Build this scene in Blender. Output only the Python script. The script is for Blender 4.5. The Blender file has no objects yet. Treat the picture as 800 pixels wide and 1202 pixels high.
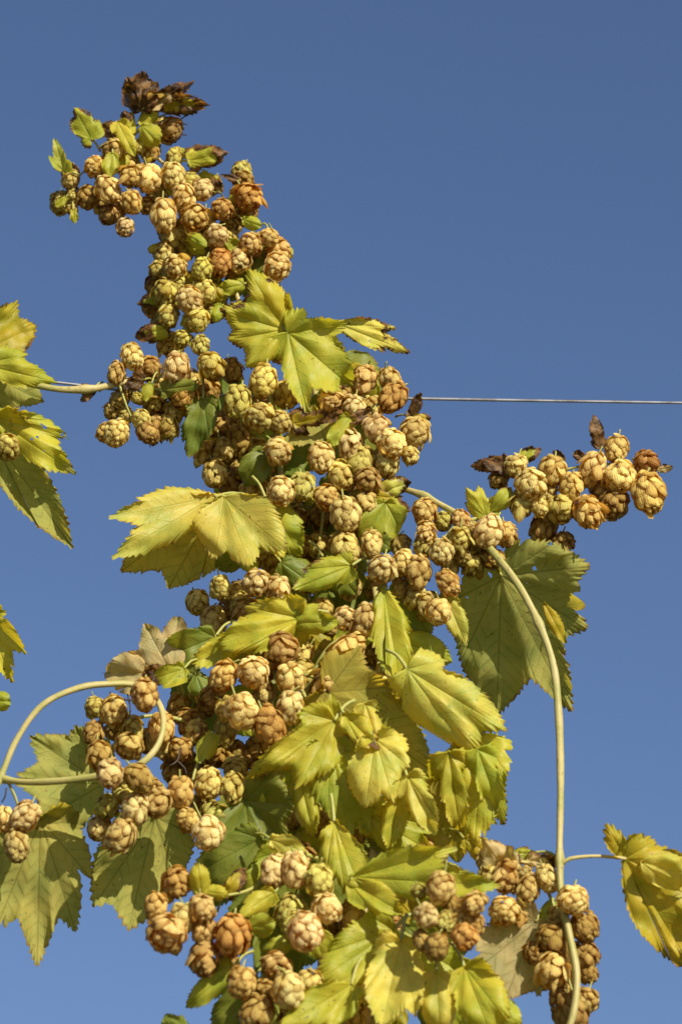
import bpy, math, random
import numpy as np
from mathutils import Vector, Matrix, Quaternion, noise as mnoise

random.seed(11)
rng = np.random.default_rng(11)
scene = bpy.context.scene
COL = scene.collection

# ------------------------------------------------------------------ camera frame
ELEV = math.radians(25.0)
DIST = 4.0
FW, FH = 800.0, 1202.0
CAM = Vector((0, 0, 1.6))
RIGHT = Vector((1, 0, 0))
UP = Vector((0, -math.sin(ELEV), math.cos(ELEV)))
FWD = Vector((0, math.cos(ELEV), math.sin(ELEV)))
TAN = math.tan(ELEV)


def lean(py):
    """the plants hang in a vertical plane, so low things are nearer to the camera"""
    return (py - 560.0) / 1000.0 * TAN


def P(px, py, d):
    """photo pixel + distance in front of the reference plane (m) -> world point"""
    s = (DIST - d) / DIST
    return CAM + FWD * (DIST - d) + RIGHT * ((px - 400) / 1000 * s) + UP * ((601 - py) / 1000 * s)


def Q(px, py, off=0.0):
    return P(px, py, lean(py) + off / 1000.0)


# ------------------------------------------------------------------ materials
def nodes_of(name):
    m = bpy.data.materials.new(name)
    m.use_nodes = True
    nt = m.node_tree
    for n in list(nt.nodes):
        nt.nodes.remove(n)
    return m, nt


class NT:
    def __init__(self, nt):
        self.nt = nt

    def n(self, t, **kw):
        nd = self.nt.nodes.new(t)
        for k, v in kw.items():
            setattr(nd, k, v)
        return nd

    def l(self, a, b):
        self.nt.links.new(a, b)

    def val(self, sock, v):
        if hasattr(v, 'is_linked'):
            self.l(v, sock)
        else:
            sock.default_value = v

    def math(self, op, a, b=0.0, c=None, clamp=False):
        nd = self.n('ShaderNodeMath', operation=op, use_clamp=clamp)
        self.val(nd.inputs[0], a)
        self.val(nd.inputs[1], b)
        if c is not None:
            self.val(nd.inputs[2], c)
        return nd.outputs[0]

    def mix(self, f, a, b, blend='MIX'):
        nd = self.n('ShaderNodeMix', data_type='RGBA', blend_type=blend)
        self.val(nd.inputs[0], f)
        self.val(nd.inputs[6], a)
        self.val(nd.inputs[7], b)
        return nd.outputs[2]

    def ramp(self, x, lo, hi, a=0.0, b=1.0):
        nd = self.n('ShaderNodeMapRange', interpolation_type='SMOOTHSTEP')
        self.val(nd.inputs[0], x)
        self.val(nd.inputs[1], lo)
        self.val(nd.inputs[2], hi)
        self.val(nd.inputs[3], a)
        self.val(nd.inputs[4], b)
        return nd.outputs[0]

    def noise(self, vec, scale, detail=3.0, rough=0.55):
        nd = self.n('ShaderNodeTexNoise')
        self.l(vec, nd.inputs['Vector'])
        nd.inputs['Scale'].default_value = scale
        nd.inputs['Detail'].default_value = detail
        nd.inputs['Roughness'].default_value = rough
        return nd.outputs[0]

    def attr(self, name, kind='GEOMETRY'):
        return self.n('ShaderNodeAttribute', attribute_type=kind, attribute_name=name)


def surface(b, color, trans_color, trans, rough, spec, normal=None, alpha=None):
    pr = b.n('ShaderNodeBsdfPrincipled')
    b.val(pr.inputs['Base Color'], color)
    b.val(pr.inputs['Roughness'], rough)
    b.val(pr.inputs['Specular IOR Level'], spec)
    tr = b.n('ShaderNodeBsdfTranslucent')
    b.val(tr.inputs['Color'], trans_color)
    if normal is not None:
        b.l(normal, pr.inputs['Normal'])
        b.l(normal, tr.inputs['Normal'])
    mx = b.n('ShaderNodeMixShader')
    b.val(mx.inputs[0], trans)
    b.l(pr.outputs[0], mx.inputs[1])
    b.l(tr.outputs[0], mx.inputs[2])
    out = b.n('ShaderNodeOutputMaterial')
    if alpha is not None:
        tp = b.n('ShaderNodeBsdfTransparent')
        m2 = b.n('ShaderNodeMixShader')
        b.val(m2.inputs[0], alpha)
        b.l(tp.outputs[0], m2.inputs[1])
        b.l(mx.outputs[0], m2.inputs[2])
        b.l(m2.outputs[0], out.inputs[0])
    else:
        b.l(mx.outputs[0], out.inputs[0])


def make_leaf_material():
    m, nt = nodes_of('hop_leaf')
    b = NT(nt)
    info = b.n('ShaderNodeObjectInfo')
    co = b.n('ShaderNodeTexCoord').outputs['Object']
    # shift the pattern per leaf
    rnd = b.n('ShaderNodeVectorMath', operation='SCALE')
    cmb = b.n('ShaderNodeCombineXYZ')
    b.l(info.outputs['Random'], cmb.inputs[0])
    b.l(info.outputs['Random'], cmb.inputs[1])
    b.l(cmb.outputs[0], rnd.inputs[0])
    rnd.inputs['Scale'].default_value = 7.0
    add = b.n('ShaderNodeVectorMath', operation='ADD')
    b.l(co, add.inputs[0])
    b.l(rnd.outputs[0], add.inputs[1])
    v = add.outputs[0]
    sep = b.n('ShaderNodeSeparateXYZ')
    b.l(b.attr('leafco').outputs['Vector'], sep.inputs[0])
    t, n, edge = sep.outputs          # along the rib (m), off the rib (m), 0 centre - 1 margin
    # veins: midrib plus slanted secondary ribs
    big = b.noise(v, 28.0, 4.0)
    wob = b.noise(v, 32.0, 3.0)
    ph = b.math('SUBTRACT', t, b.math('MULTIPLY', n, 0.95))
    ph = b.math('ADD', ph, b.math('MULTIPLY', wob, 0.009))
    fr = b.math('FRACT', b.math('DIVIDE', ph, 0.0135))
    d2 = b.math('MULTIPLY', b.math('ABSOLUTE', b.math('SUBTRACT', fr, 0.5)), 0.0094)
    sec = b.ramp(d2, 0.0001, 0.0012, 1.0, 0.0)
    mid = b.ramp(n, 0.0004, 0.0014, 1.0, 0.0)
    vein = b.math('MAXIMUM', b.math('MULTIPLY', b.math('MULTIPLY', sec, b.ramp(big, 0.3, 0.6, 0.75, 0.35)), 1.0), mid)
    vor = b.n('ShaderNodeTexVoronoi', feature='DISTANCE_TO_EDGE')
    b.l(v, vor.inputs['Vector'])
    vor.inputs['Scale'].default_value = 420.0
    net = b.ramp(vor.outputs['Distance'], 0.0, 0.12, 1.0, 0.0)
    # colour
    med = b.noise(v, 120.0, 3.0)
    spk0 = b.noise(v, 420.0, 3.0, 0.6)
    base = info.outputs['Color']
    greener = b.mix(1.0, base, (0.80, 0.91, 0.85, 1), 'MULTIPLY')
    paler = b.mix(1.0, base, (1.10, 1.07, 1.05, 1), 'MULTIPLY')
    c = b.mix(b.ramp(big, 0.35, 0.62), greener, paler)
    c = b.mix(b.ramp(med, 0.40, 0.75, 0.0, 0.35), c, b.mix(1.0, base, (1.1, 0.86, 0.5, 1), 'MULTIPLY'))
    # green stays longest along the ribs
    near = b.math('MULTIPLY', b.ramp(d2, 0.0, 0.0022, 1.0, 0.0), b.ramp(big, 0.3, 0.6, 0.16, 0.0))
    c = b.mix(near, c, greener)
    back = b.n('ShaderNodeNewGeometry').outputs['Backfacing']
    under = b.mix(0.22, c, (0.42, 0.40, 0.17, 1))
    c = b.mix(back, c, under)
    vcol = b.mix(back, b.mix(1.0, c, (0.80, 0.86, 0.75, 1), 'MULTIPLY'), b.mix(1.0, c, (0.62, 0.64, 0.55, 1), 'MULTIPLY'))
    c = b.mix(b.math('MULTIPLY', vein, b.math('ADD', 0.5, b.math('MULTIPLY', back, 0.35))), c, vcol)
    c = b.mix(b.math('MULTIPLY', net, 0.12), c, b.mix(1.0, c, (0.7, 0.75, 0.6, 1), 'MULTIPLY'))
    # rusty specks and dry brown margins
    brown = b.attr('brown', 'OBJECT').outputs['Fac']
    spk = b.noise(v, 260.0, 2.0)
    patch = b.noise(v, 45.0, 3.0)
    spm = b.math('MULTIPLY', b.ramp(spk, 0.64, 0.70), b.ramp(patch, 0.48, 0.60))
    c = b.mix(b.math('MULTIPLY', spm, 0.75), c, (0.085, 0.038, 0.014, 1))
    ed = b.math('ADD', b.math('MULTIPLY', edge, 0.55), b.math('MULTIPLY', b.noise(v, 38.0, 4.0, 0.65), 0.9))
    thr = b.math('SUBTRACT', 1.28, b.math('MULTIPLY', brown, 0.54))
    bm = b.ramp(ed, b.math('SUBTRACT', thr, 0.03), b.math('ADD', thr, 0.05))
    bcol = b.mix(b.ramp(med, 0.4, 0.62), (0.055, 0.025, 0.009, 1), (0.26, 0.135, 0.040, 1))
    c = b.mix(bm, c, bcol)
    # thin dry rim on every leaf
    rim = b.math('MULTIPLY', b.ramp(edge, 0.955, 1.0), b.ramp(big, 0.38, 0.55, 0.15, 0.8))
    c = b.mix(rim, c, (0.22, 0.12, 0.04, 1))
    # insect holes
    hole = b.attr('holes', 'OBJECT').outputs['Fac']
    hn = b.noise(v, 75.0, 2.0, 0.4)
    gate = b.ramp(b.noise(v, 20.0, 1.0), 0.46, 0.56)
    hm = b.math('MULTIPLY', b.math('GREATER_THAN', hn, b.math('SUBTRACT', 0.80, b.math('MULTIPLY', hole, 0.2))), b.math('GREATER_THAN', gate, 0.5))
    hm = b.math('MULTIPLY', hm, b.math('GREATER_THAN', hole, 0.01))
    alpha = b.math('SUBTRACT', 1.0, hm)
    # relief
    h = b.math('ADD', b.math('MULTIPLY', vein, -0.55), b.math('MULTIPLY', net, -0.12))
    h = b.math('ADD', h, b.math('ADD', b.math('MULTIPLY', med, 0.9), b.math('MULTIPLY', spk0, 0.45)))
    bp = b.n('ShaderNodeBump')
    bp.inputs['Strength'].default_value = 0.5
    bp.inputs['Distance'].default_value = 0.0011
    b.l(h, bp.inputs['Height'])
    tc = b.mix(1.0, c, (1.35, 1.15, 0.5, 1), 'MULTIPLY')
    rough = b.math('ADD', 0.42, b.math('MULTIPLY', back, 0.3))
    surface(b, c, tc, b.math('ADD', 0.46, b.math('MULTIPLY', back, 0.10)), rough, 0.26, bp.outputs[0], alpha)
    return m


def make_cone_material():
    m, nt = nodes_of('hop_cone_bracts')
    b = NT(nt)
    info = b.n('ShaderNodeObjectInfo')
    co = b.n('ShaderNodeTexCoord').outputs['Object']
    cmb = b.n('ShaderNodeCombineXYZ')
    b.l(info.outputs['Random'], cmb.inputs[0])
    sc = b.n('ShaderNodeVectorMath', operation='SCALE')
    b.l(cmb.outputs[0], sc.inputs[0])
    sc.inputs['Scale'].default_value = 50.0
    add = b.n('ShaderNodeVectorMath', operation='ADD')
    b.l(co, add.inputs[0])
    b.l(sc.outputs[0], add.inputs[1])
    v = add.outputs[0]
    sep = b.n('ShaderNodeSeparateXYZ')
    b.l(b.attr('bract').outputs['Vector'], sep.inputs[0])
    u, t, r = sep.outputs
    base = info.outputs['Color']
    n1 = b.noise(v, 2.6, 4.0, 0.6)
    n2 = b.noise(v, 9.0, 3.0, 0.6)
    pale = b.mix(1.0, base, (1.22, 1.30, 1.50, 1), 'MULTIPLY')
    dark = b.mix(1.0, base, (0.62, 0.46, 0.27, 1), 'MULTIPLY')
    c = b.mix(b.ramp(r, 0.15, 0.95), pale, b.mix(0.30, base, dark))
    # rusty flush towards the margin and tip of each bract, in patches
    rim = b.math('MAXIMUM', b.ramp(b.math('ABSOLUTE', u), 0.35, 0.95), b.ramp(t, 0.62, 1.0))
    hand = b.math('MULTIPLY', b.math('SUBTRACT', info.outputs['Random'], 0.5), 0.26)
    fl = b.math('MULTIPLY', rim, b.ramp(b.math('ADD', b.math('ADD', n1, hand), b.math('MULTIPLY', r, 0.34)), 0.42, 0.68))
    c = b.mix(b.math('MULTIPLY', fl, 0.9), c, b.mix(0.35, dark, (0.20, 0.075, 0.022, 1)))
    sp = b.ramp(b.math('ADD', n2, b.math('MULTIPLY', n1, 0.4)), 0.80, 0.93)
    c = b.mix(b.math('MULTIPLY', sp, 0.65), c, (0.15, 0.060, 0.020, 1))
    # pale greenish base
    c = b.mix(b.ramp(t, 0.0, 0.45, 0.35, 0.0), c, (0.40, 0.38, 0.12, 1))
    # fine lengthwise nerves
    wv = b.math('SINE', b.math('ADD', b.math('MULTIPLY', u, 21.0), b.math('MULTIPLY', n1, 4.0)))
    c = b.mix(b.ramp(wv, 0.2, 1.0, 0.0, 0.09), c, dark)
    h = b.math('ADD', b.math('MULTIPLY', wv, 0.14), b.math('ADD', b.math('MULTIPLY', n2, 1.2), b.math('MULTIPLY', b.noise(v, 22.0, 2.0), 0.5)))
    bp = b.n('ShaderNodeBump')
    bp.inputs['Strength'].default_value = 0.8
    bp.inputs['Distance'].default_value = 0.0013
    b.l(h, bp.inputs['Height'])
    tc = b.mix(1.0, c, (1.30, 0.95, 0.50, 1), 'MULTIPLY')
    surface(b, c, tc, 0.45, 0.5, 0.25, bp.outputs[0])
    return m


def make_stem_material(name, c0, c1, dark, scale=60.0):
    m, nt = nodes_of(name)
    b = NT(nt)
    co = b.n('ShaderNodeTexCoord').outputs['Object']
    n1 = b.noise(co, scale, 4.0, 0.6)
    n2 = b.noise(co, scale * 6, 3.0, 0.6)
    c = b.mix(b.ramp(n1, 0.35, 0.65), c0, c1)
    c = b.mix(b.ramp(n2, 0.60, 0.72, 0.0, 0.55), c, dark)
    bp = b.n('ShaderNodeBump')
    bp.inputs['Strength'].default_value = 0.5
    bp.inputs['Distance'].default_value = 0.0008
    b.l(n2, bp.inputs['Height'])
    surface(b, c, c, 0.05, 0.5, 0.35, bp.outputs[0])
    return m


def make_wire_material():
    m, nt = nodes_of('galvanised_wire')
    b = NT(nt)
    co = b.n('ShaderNodeTexCoord').outputs['Object']
    n1 = b.noise(co, 40.0, 4.0, 0.6)
    c = b.mix(b.ramp(n1, 0.35, 0.7), (0.27, 0.27, 0.28, 1), (0.15, 0.135, 0.125, 1))
    pr = b.n('ShaderNodeBsdfPrincipled')
    b.l(c, pr.inputs['Base Color'])
    pr.inputs['Metallic'].default_value = 0.55
    pr.inputs['Roughness'].default_value = 0.45
    out = b.n('ShaderNodeOutputMaterial')
    b.l(pr.outputs[0], out.inputs[0])
    return m


def make_ground_material():
    m, nt = nodes_of('hop_yard_grass')
    b = NT(nt)
    co = b.n('ShaderNodeTexCoord').outputs['Object']
    n1 = b.noise(co, 0.8, 5.0, 0.6)
    n2 = b.noise(co, 14.0, 4.0, 0.6)
    c = b.mix(b.ramp(n1, 0.35, 0.65), (0.060, 0.085, 0.025, 1), (0.13, 0.105, 0.055, 1))
    c = b.mix(b.ramp(n2, 0.4, 0.7, 0.0, 0.5), c, (0.04, 0.05, 0.02, 1))
    pr = b.n('ShaderNodeBsdfPrincipled')
    b.l(c, pr.inputs['Base Color'])
    pr.inputs['Roughness'].default_value = 0.9
    out = b.n('ShaderNodeOutputMaterial')
    b.l(pr.outputs[0], out.inputs[0])
    return m


M_LEAF = make_leaf_material()
M_CONE = make_cone_material()
M_STEM = make_stem_material('hop_stem', (0.31, 0.285, 0.075, 1), (0.43, 0.35, 0.13, 1), (0.14, 0.075, 0.035, 1), 26.0)
M_STALK = make_stem_material('green_stalk', (0.30, 0.30, 0.06, 1), (0.38, 0.35, 0.09, 1), (0.16, 0.11, 0.03, 1))
M_DEAD = make_stem_material('withered_tendril', (0.030, 0.020, 0.014, 1), (0.07, 0.045, 0.028, 1), (0.015, 0.01, 0.008, 1))
M_WIRE = make_wire_material()

# colours of leaves and cones (linear)
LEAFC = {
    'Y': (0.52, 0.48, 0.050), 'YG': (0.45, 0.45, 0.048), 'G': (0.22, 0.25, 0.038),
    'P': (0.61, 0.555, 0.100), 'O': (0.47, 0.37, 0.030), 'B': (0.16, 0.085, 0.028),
    'T': (0.58, 0.45, 0.20), 'U': (0.46, 0.425, 0.080),
}
CONEC = {
    'c': (0.80, 0.685, 0.235), 'y': (0.65, 0.60, 0.125), 'o': (0.72, 0.54, 0.150),
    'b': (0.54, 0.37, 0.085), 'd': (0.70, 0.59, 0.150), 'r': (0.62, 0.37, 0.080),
}


# ------------------------------------------------------------------ mesh helpers
def mesh_from(name, verts, faces, mat, smooth=True):
    me = bpy.data.meshes.new(name)
    me.from_pydata([tuple(x) for x in verts], [], faces)
    me.materials.append(mat)
    if smooth:
        me.polygons.foreach_set('use_smooth', [True] * len(me.polygons))
    me.update()
    return me


def link(name, me, parent=None, loc=(0, 0, 0)):
    o = bpy.data.objects.new(name, me)
    COL.objects.link(o)
    o.location = loc
    if parent is not None:
        o.parent = parent
    return o


def catmull(pts, radii, step=0.006):
    pts = [np.array(p, float) for p in pts]
    out, rad = [], []
    for i in range(len(pts) - 1):
        p0 = pts[max(i - 1, 0)]
        p1, p2 = pts[i], pts[i + 1]
        p3 = pts[min(i + 2, len(pts) - 1)]
        k = max(2, min(40, int(np.linalg.norm(p2 - p1) / step)))
        for j in range(k):
            s = j / k
            out.append(0.5 * ((2 * p1) + (-p0 + p2) * s + (2 * p0 - 5 * p1 + 4 * p2 - p3) * s * s + (-p0 + 3 * p1 - 3 * p2 + p3) * s ** 3))
            rad.append(radii[i] * (1 - s) + radii[i + 1] * s)
    out.append(pts[-1])
    rad.append(radii[-1])
    return out, rad


def tube(pts, radii, sides=9, step=0.006, knots=()):
    """verts, faces of a round tube through the points; knots = list of point indices that swell like nodes"""
    path, rad = catmull(pts, radii, step)
    V, F = [], []
    up = np.array((0.31, 0.2, 0.93))
    for i, p in enumerate(path):
        a = path[max(i - 1, 0)]
        b_ = path[min(i + 1, len(path) - 1)]
        d = b_ - a
        d /= (np.linalg.norm(d) + 1e-9)
        x = np.cross(d, up)
        if np.linalg.norm(x) < 1e-3:
            x = np.cross(d, np.array((1.0, 0, 0)))
        x /= np.linalg.norm(x)
        y = np.cross(d, x)
        up = np.cross(x, d) if np.dot(np.cross(x, d), up) > 0 else -np.cross(x, d)
        r = rad[i] * (0.95 + 0.04 * math.sin(i * 0.7) + 0.06 * math.sin(i * 0.17 + 1))
        for q, kr in knots:
            dist = np.linalg.norm(p - np.array(q))
            r *= 1 + kr * math.exp(-(dist / 0.008) ** 2)
        for k in range(sides):
            an = 2 * math.pi * k / sides + i * 0.02
            V.append(p + r * (1 + .07 * math.cos(3 * an + i * .05)) * (math.cos(an) * x + math.sin(an) * y))
    n = len(path)
    for i in range(n - 1):
        for k in range(sides):
            k2 = (k + 1) % sides
            F.append((i * sides + k, i * sides + k2, (i + 1) * sides + k2, (i + 1) * sides + k))
    F.append(tuple(range(sides))[::-1])
    F.append(tuple((n - 1) * sides + k for k in range(sides)))
    return V, F


# ------------------------------------------------------------------ things
def thing(name, label, category, loc, group=None):
    o = bpy.data.objects.new(name, None)
    COL.objects.link(o)
    o.location = loc
    o.empty_display_size = 0.05
    o['label'] = label
    o['category'] = category
    if group:
        o['group'] = group
    return o


GROUP = 'hop bines growing on the trellis'


def bine(label, loc):
    return thing('hop_bine', label, 'hop plant', loc, GROUP)


def stem(root, path, radii, name='stem', mat=None, sides=10, knots=(), step=0.006):
    """path of (px, py, off) or Vectors"""
    pts = [np.array(p if isinstance(p, Vector) else Q(*p)) - np.array(root.location) for p in path]
    if not hasattr(radii, '__len__'):
        radii = [radii] * len(pts)
    kn = [(np.array(Q(*k)) - np.array(root.location), 0.45) for k in knots]
    V, F = tube(pts, [r / 1000 for r in radii], sides, step, kn)
    return link(name, mesh_from(name, V, F, mat or M_STEM), root)


# ------------------------------------------------------------------ hop cones
def cone_mesh(seed, openness, length):
    r = random.Random(seed)
    V, F, A = [], [], []
    NU, NV = 6, 7
    rows = [(10, 5), (27, 6), (45, 6), (63, 7), (81, 7), (100, 6), (119, 5), (139, 4)]
    phase = r.random() * 6.28
    H = length
    for k, (ps, cnt) in enumerate(rows):
        phase += math.pi / cnt + r.uniform(-.25, .25)
        for j in range(cnt):
            phi = phase + 2 * math.pi * j / cnt + r.uniform(-.16, .16)
            p0 = math.radians(ps + r.uniform(-8, 8))
            dp = math.radians(r.uniform(40, 54)) * (0.85 if k > 5 else 1.0)
            p1 = min(p0 + dp, math.radians(174))
            wid = r.uniform(0.38, 0.54) * (0.85 if k == 0 else 1.0)      # arc half width, units of radius
            layer = 1.01 - 0.012 * k + r.uniform(-.035, .035)
            flare = openness * r.uniform(0.2, 1.5) * (0.06 if r.random() < .82 else 0.22) * (0.35 if k == 0 else 1.0)
            skew = r.uniform(-.14, .14)
            tipw = r.uniform(1.6, 2.5)
            curl = r.choice([1, 1, 1, -.8])
            cup = r.uniform(0.10, 0.30)
            twist = r.uniform(-.22, .22)
            tone = r.random() ** 1.3
            crinkle = r.uniform(0, 6.28)
            b0 = len(V)
            for iv in range(NV + 1):
                v = iv / NV
                if v < 0.45:
                    w = 0.55 + 0.45 * math.sin(v / 0.45 * math.pi / 2)
                else:
                    q = (v - 0.45) / 0.55
                    w = max(0.0, 1 - q ** tipw) ** 0.70
                ps_ = p0 + (p1 - p0) * v
                rr = layer * (0.835 + 0.165 * min(1.0, v * 1.5) - 0.035 * v ** 3)
                sinp = math.sin(ps_)
                for iu in range(NU + 1):
                    u = iu / NU * 2 - 1
                    arc = u * w * wid
                    an = phi + twist * v + arc / max(0.50, sinp)
                    rad = rr + 0.035 * math.sin(v * math.pi) * (1 - u * u) + 0.045 * (1 - abs(u)) * w + flare * v * v - curl * cup * 0.20 * (u * w) ** 2 + skew * u * w
                    rad += 0.035 * math.sin(u * 4.1 + crinkle + v * 3.0) * v + 0.02 * math.sin(u * 9 + crinkle * 2.3) * v * v
                    x = rad * sinp * math.cos(an)
                    y = rad * sinp * math.sin(an)
                    z = H * rad * math.cos(ps_) - 0.22 * flare * v
                    V.append((x, y, z))
                    A.append((u, v, tone))
            for iv in range(NV):
                for iu in range(NU):
                    a = b0 + iv * (NU + 1) + iu
                    F.append((a, a + 1, a + NU + 2, a + NU + 1))
    me = mesh_from('hop_cone', V, F, M_CONE)
    at = me.attributes.new('bract', 'FLOAT_VECTOR', 'POINT')
    at.data.foreach_set('vector', np.array(A, dtype=np.float32).ravel())
    return me


CONES = {
    'tight': [cone_mesh(100 + i, 0.35, 1.10 + 0.06 * i) for i in range(6)],
    'mid': [cone_mesh(200 + i, 1.0, 1.08 + 0.05 * i) for i in range(7)],
    'open': [cone_mesh(300 + i, 2.6, 1.05 + 0.07 * i) for i in range(4)],
}
STALKS = []
for i in range(4):
    ax, ay = random.uniform(-.5, .5), random.uniform(-.5, .5)
    L = random.uniform(.35, .7)
    V_, F_ = tube([(0, 0, .95), (ax * .2, ay * .2, 1.0 + .45 * L), (ax, ay, 1.05 + L)], [.10, .075, .06], 6, .2)
    STALKS.append(mesh_from('stalk', V_, F_, M_STALK))


def cone(root, px, py, r, tone='c', off=0.0, kind=None, dirn=None):
    loc = Q(px, py, off)
    if kind is None:
        kind = random.choices(['tight', 'mid', 'open'], [4, 6, 1] if tone in 'cyd' else [2, 6, 3])[0]
    me = random.choice(CONES[kind])
    o = link('hop_cone', me, root, loc - root.location)
    d = Vector((0, 0, -1)) - FWD * random.uniform(-.10, .55) + Vector((random.gauss(0, .28), random.gauss(0, .22), 0))
    if dirn:
        d = d * 0.45 + RIGHT * dirn[0] + UP * dirn[1] - FWD * 0.15
    d.normalize()
    q = (-d).to_track_quat('Z', 'Y')
    q = q @ Quaternion((0, 0, 1), random.uniform(0, 6.28))
    o.rotation_mode = 'QUATERNION'
    o.rotation_quaternion = q
    s = r / 1000 * 1.0
    w_ = random.uniform(.86, 1.05)
    o.scale = (s * w_ * random.uniform(.96, 1.04), s * w_ * random.uniform(.96, 1.04), s * random.uniform(.86, 1.08))
    c = CONEC[tone]
    j = random.uniform(.90, 1.10)
    o.color = (min(1, c[0] * j), min(1, c[1] * j * random.uniform(.94, 1.05)), c[2] * j * random.uniform(.85, 1.12), 1)
    if r > 6:
        st = link('stalk', random.choice(STALKS), o)
    return o


def cones(root, rows, doff=0.0, deep=0.0):
    for row in rows:
        px, py, r, tone = row[:4]
        off = row[4] if len(row) > 4 else 0
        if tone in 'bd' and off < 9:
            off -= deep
        cone(root, px, py, r, tone, off + doff + random.uniform(-5, 5), *row[5:])


# ------------------------------------------------------------------ hop leaves
WIDE = 1.18


def lobe_r(delta, L, w):
    """distance from the leaf base to the outline of one lobe in direction delta off its rib"""
    rho = np.linspace(0.02, 1.0, 160)[None, :] * L
    dl = delta[:, None]
    ax = rho * np.cos(dl)
    lat = np.abs(rho * np.sin(dl))
    t = np.clip(ax / L, 0, 1)
    f = np.where(t < .40, (t / .40 + 1e-6) ** 0.55, np.clip(1 - ((t - .40) / .60) ** 2.0, 0, 1))
    ok = (ax > 0) & (lat <= w * f)
    idx = np.where(ok.any(1), ok.shape[1] - 1 - ok[:, ::-1].argmax(1), 0)
    r = rho[0, idx]
    return np.where(ok.any(1), r, 0.03 * L)


def leaf(root, base, tips, tone='Y', off=0.0, brown=0.0, holes=0.0, fold=0.25, wave=1.0, under=False,
         petiole=True, cord=True, dome=0.0, wide=WIDE, bend=None, name='leaf', label=None, seed=None):
    """base pixel; tips = (x, y, half width px, tip depth mm towards the camera)"""
    r = random.Random(seed if seed is not None else hash((round(base[0]), round(base[1]), len(tips), tips[0][0])) & 0xffff)
    wave *= 1.3
    bx, by = base
    d0 = lean(by) + off / 1000
    lob = []
    for tp in tips:
        dx, dy = tp[0] - bx, -(tp[1] - by)
        L = math.hypot(dx, dy)
        dz = tp[3] if len(tp) > 3 else 0.35 * L
        lob.append([math.atan2(dy, dx), L, min(tp[2] * wide, L * .62), dz])
    main = max(lob, key=lambda q: q[1])
    Lm = main[1]
    extra = []
    if cord:
        mean = math.atan2(sum(math.sin(q[0]) for q in lob), sum(math.cos(q[0]) for q in lob))
        angs = [((q[0] - mean + math.pi) % (2 * math.pi)) - math.pi for q in lob]
        for sgn, ext in ((1, max(angs)), (-1, min(angs))):
            a = mean + ext + sgn * 0.85
            if abs(ext + sgn * .85) < 2.7:
                extra.append([a, Lm * r.uniform(.30, .38), Lm * .15, main[3] * .2])
    allL = lob + extra
    th = np.linspace(-math.pi, math.pi, 1441)[:-1]
    R = np.full(th.shape, 0.035 * Lm)
    for a, L, w, dz in allL:
        dl = (th - a + math.pi) % (2 * math.pi) - math.pi
        R = np.maximum(R, lobe_r(dl, L, w))
    # webbing: soften the sinus between neighbouring lobes
    k = 26
    ker = np.hanning(2 * k + 3)[1:-1]
    ker /= ker.sum()
    Rs = np.convolve(np.concatenate([R[-k:], R, R[:k]]), ker, 'valid')
    R = np.where(R > Rs, R, 0.35 * R + 0.65 * Rs)
    bxy = np.stack([R * np.cos(th), R * np.sin(th)], 1)
    # resample by arc length, keeping rib ends exact
    seg = np.linalg.norm(np.roll(bxy, -1, 0) - bxy, axis=1)
    cum = np.concatenate([[0], np.cumsum(seg)])
    per = cum[-1]
    stepl = 1.0 if Lm > 45 else 0.7
    N = max(60, int(per / stepl))
    s = np.linspace(0, per, N, endpoint=False)
    cx = np.interp(s, cum, np.append(bxy[:, 0], bxy[0, 0]))
    cy = np.interp(s, cum, np.append(bxy[:, 1], bxy[0, 1]))
    B = np.stack([cx, cy], 1)
    tan = np.roll(B, -2, 0) - np.roll(B, 2, 0)
    tan /= (np.linalg.norm(tan, axis=1)[:, None] + 1e-9)
    nor = np.stack([tan[:, 1], -tan[:, 0]], 1)
    ang = np.arctan2(B[:, 1], B[:, 0])
    # distance to the nearest rib end along the outline gives the tooth phase
    tipi = []
    for a, L, w, dz in lob:
        dd = np.abs((ang - a + math.pi) % (2 * math.pi) - math.pi)
        tipi.append(int(np.argmin(dd)))
    pos = np.arange(N) * (per / N)
    sd = np.full(N, 1e9)
    sg = np.ones(N)
    for ti in tipi:
        d_ = (pos - pos[ti] + per / 2) % per - per / 2
        m_ = np.abs(d_) < np.abs(sd)
        sd = np.where(m_, d_, sd)
    sg = np.sign(sd)
    ad = np.abs(sd)
    tooth = max(4.0, min(8.5, Lm * .08))
    jit = 1.5 * np.sin(ad * .21 + r.random() * 6) + .8 * np.sin(ad * .53 + r.random() * 6)
    ph = ((ad + jit) / tooth) % 1.0
    prof = np.where(ph < .30, ph / .30, 1 - (ph - .30) / .70) ** 1.15
    amp = tooth * .52 * (0.72 + .42 * np.sin(ad * .17 + r.random() * 6))
    BS = B.copy()
    B = B + nor * ((prof - .45) * amp)[:, None] - tan * (sg * prof * amp * .35)[:, None]
    for q_ in range(int(2 + 5 * brown + 4 * holes + r.random() * 2)):
        c0 = r.randrange(N)
        wdt = r.uniform(1.5, 5.0)
        dep = r.uniform(.03, .10) * Lm
        dd = ((pos - pos[c0] + per / 2) % per - per / 2) / wdt
        rb = np.hypot(B[:, 0], B[:, 1])
        B = B * (1 - np.exp(-dd * dd) * np.minimum(dep / (rb + 1e-6), .35))[:, None]
    for (a, L, w, dz), ti in zip(lob, tipi):
        B[ti] = (L * math.cos(a), L * math.sin(a))
        BS[ti] = B[ti]
    # grid base -> outline
    NR = max(9, min(34, int(Lm / 3.6)))
    fr = np.linspace(0, 1, NR + 1)[1:] ** 0.92
    G = BS[None] * fr[:, None, None] + (B - BS)[None] * fr[:, None, None] ** 7
    X, Y = G[..., 0], G[..., 1]
    rho = np.hypot(X, Y)
    an = np.arctan2(Y, X)
    slope = np.zeros_like(X)
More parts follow.
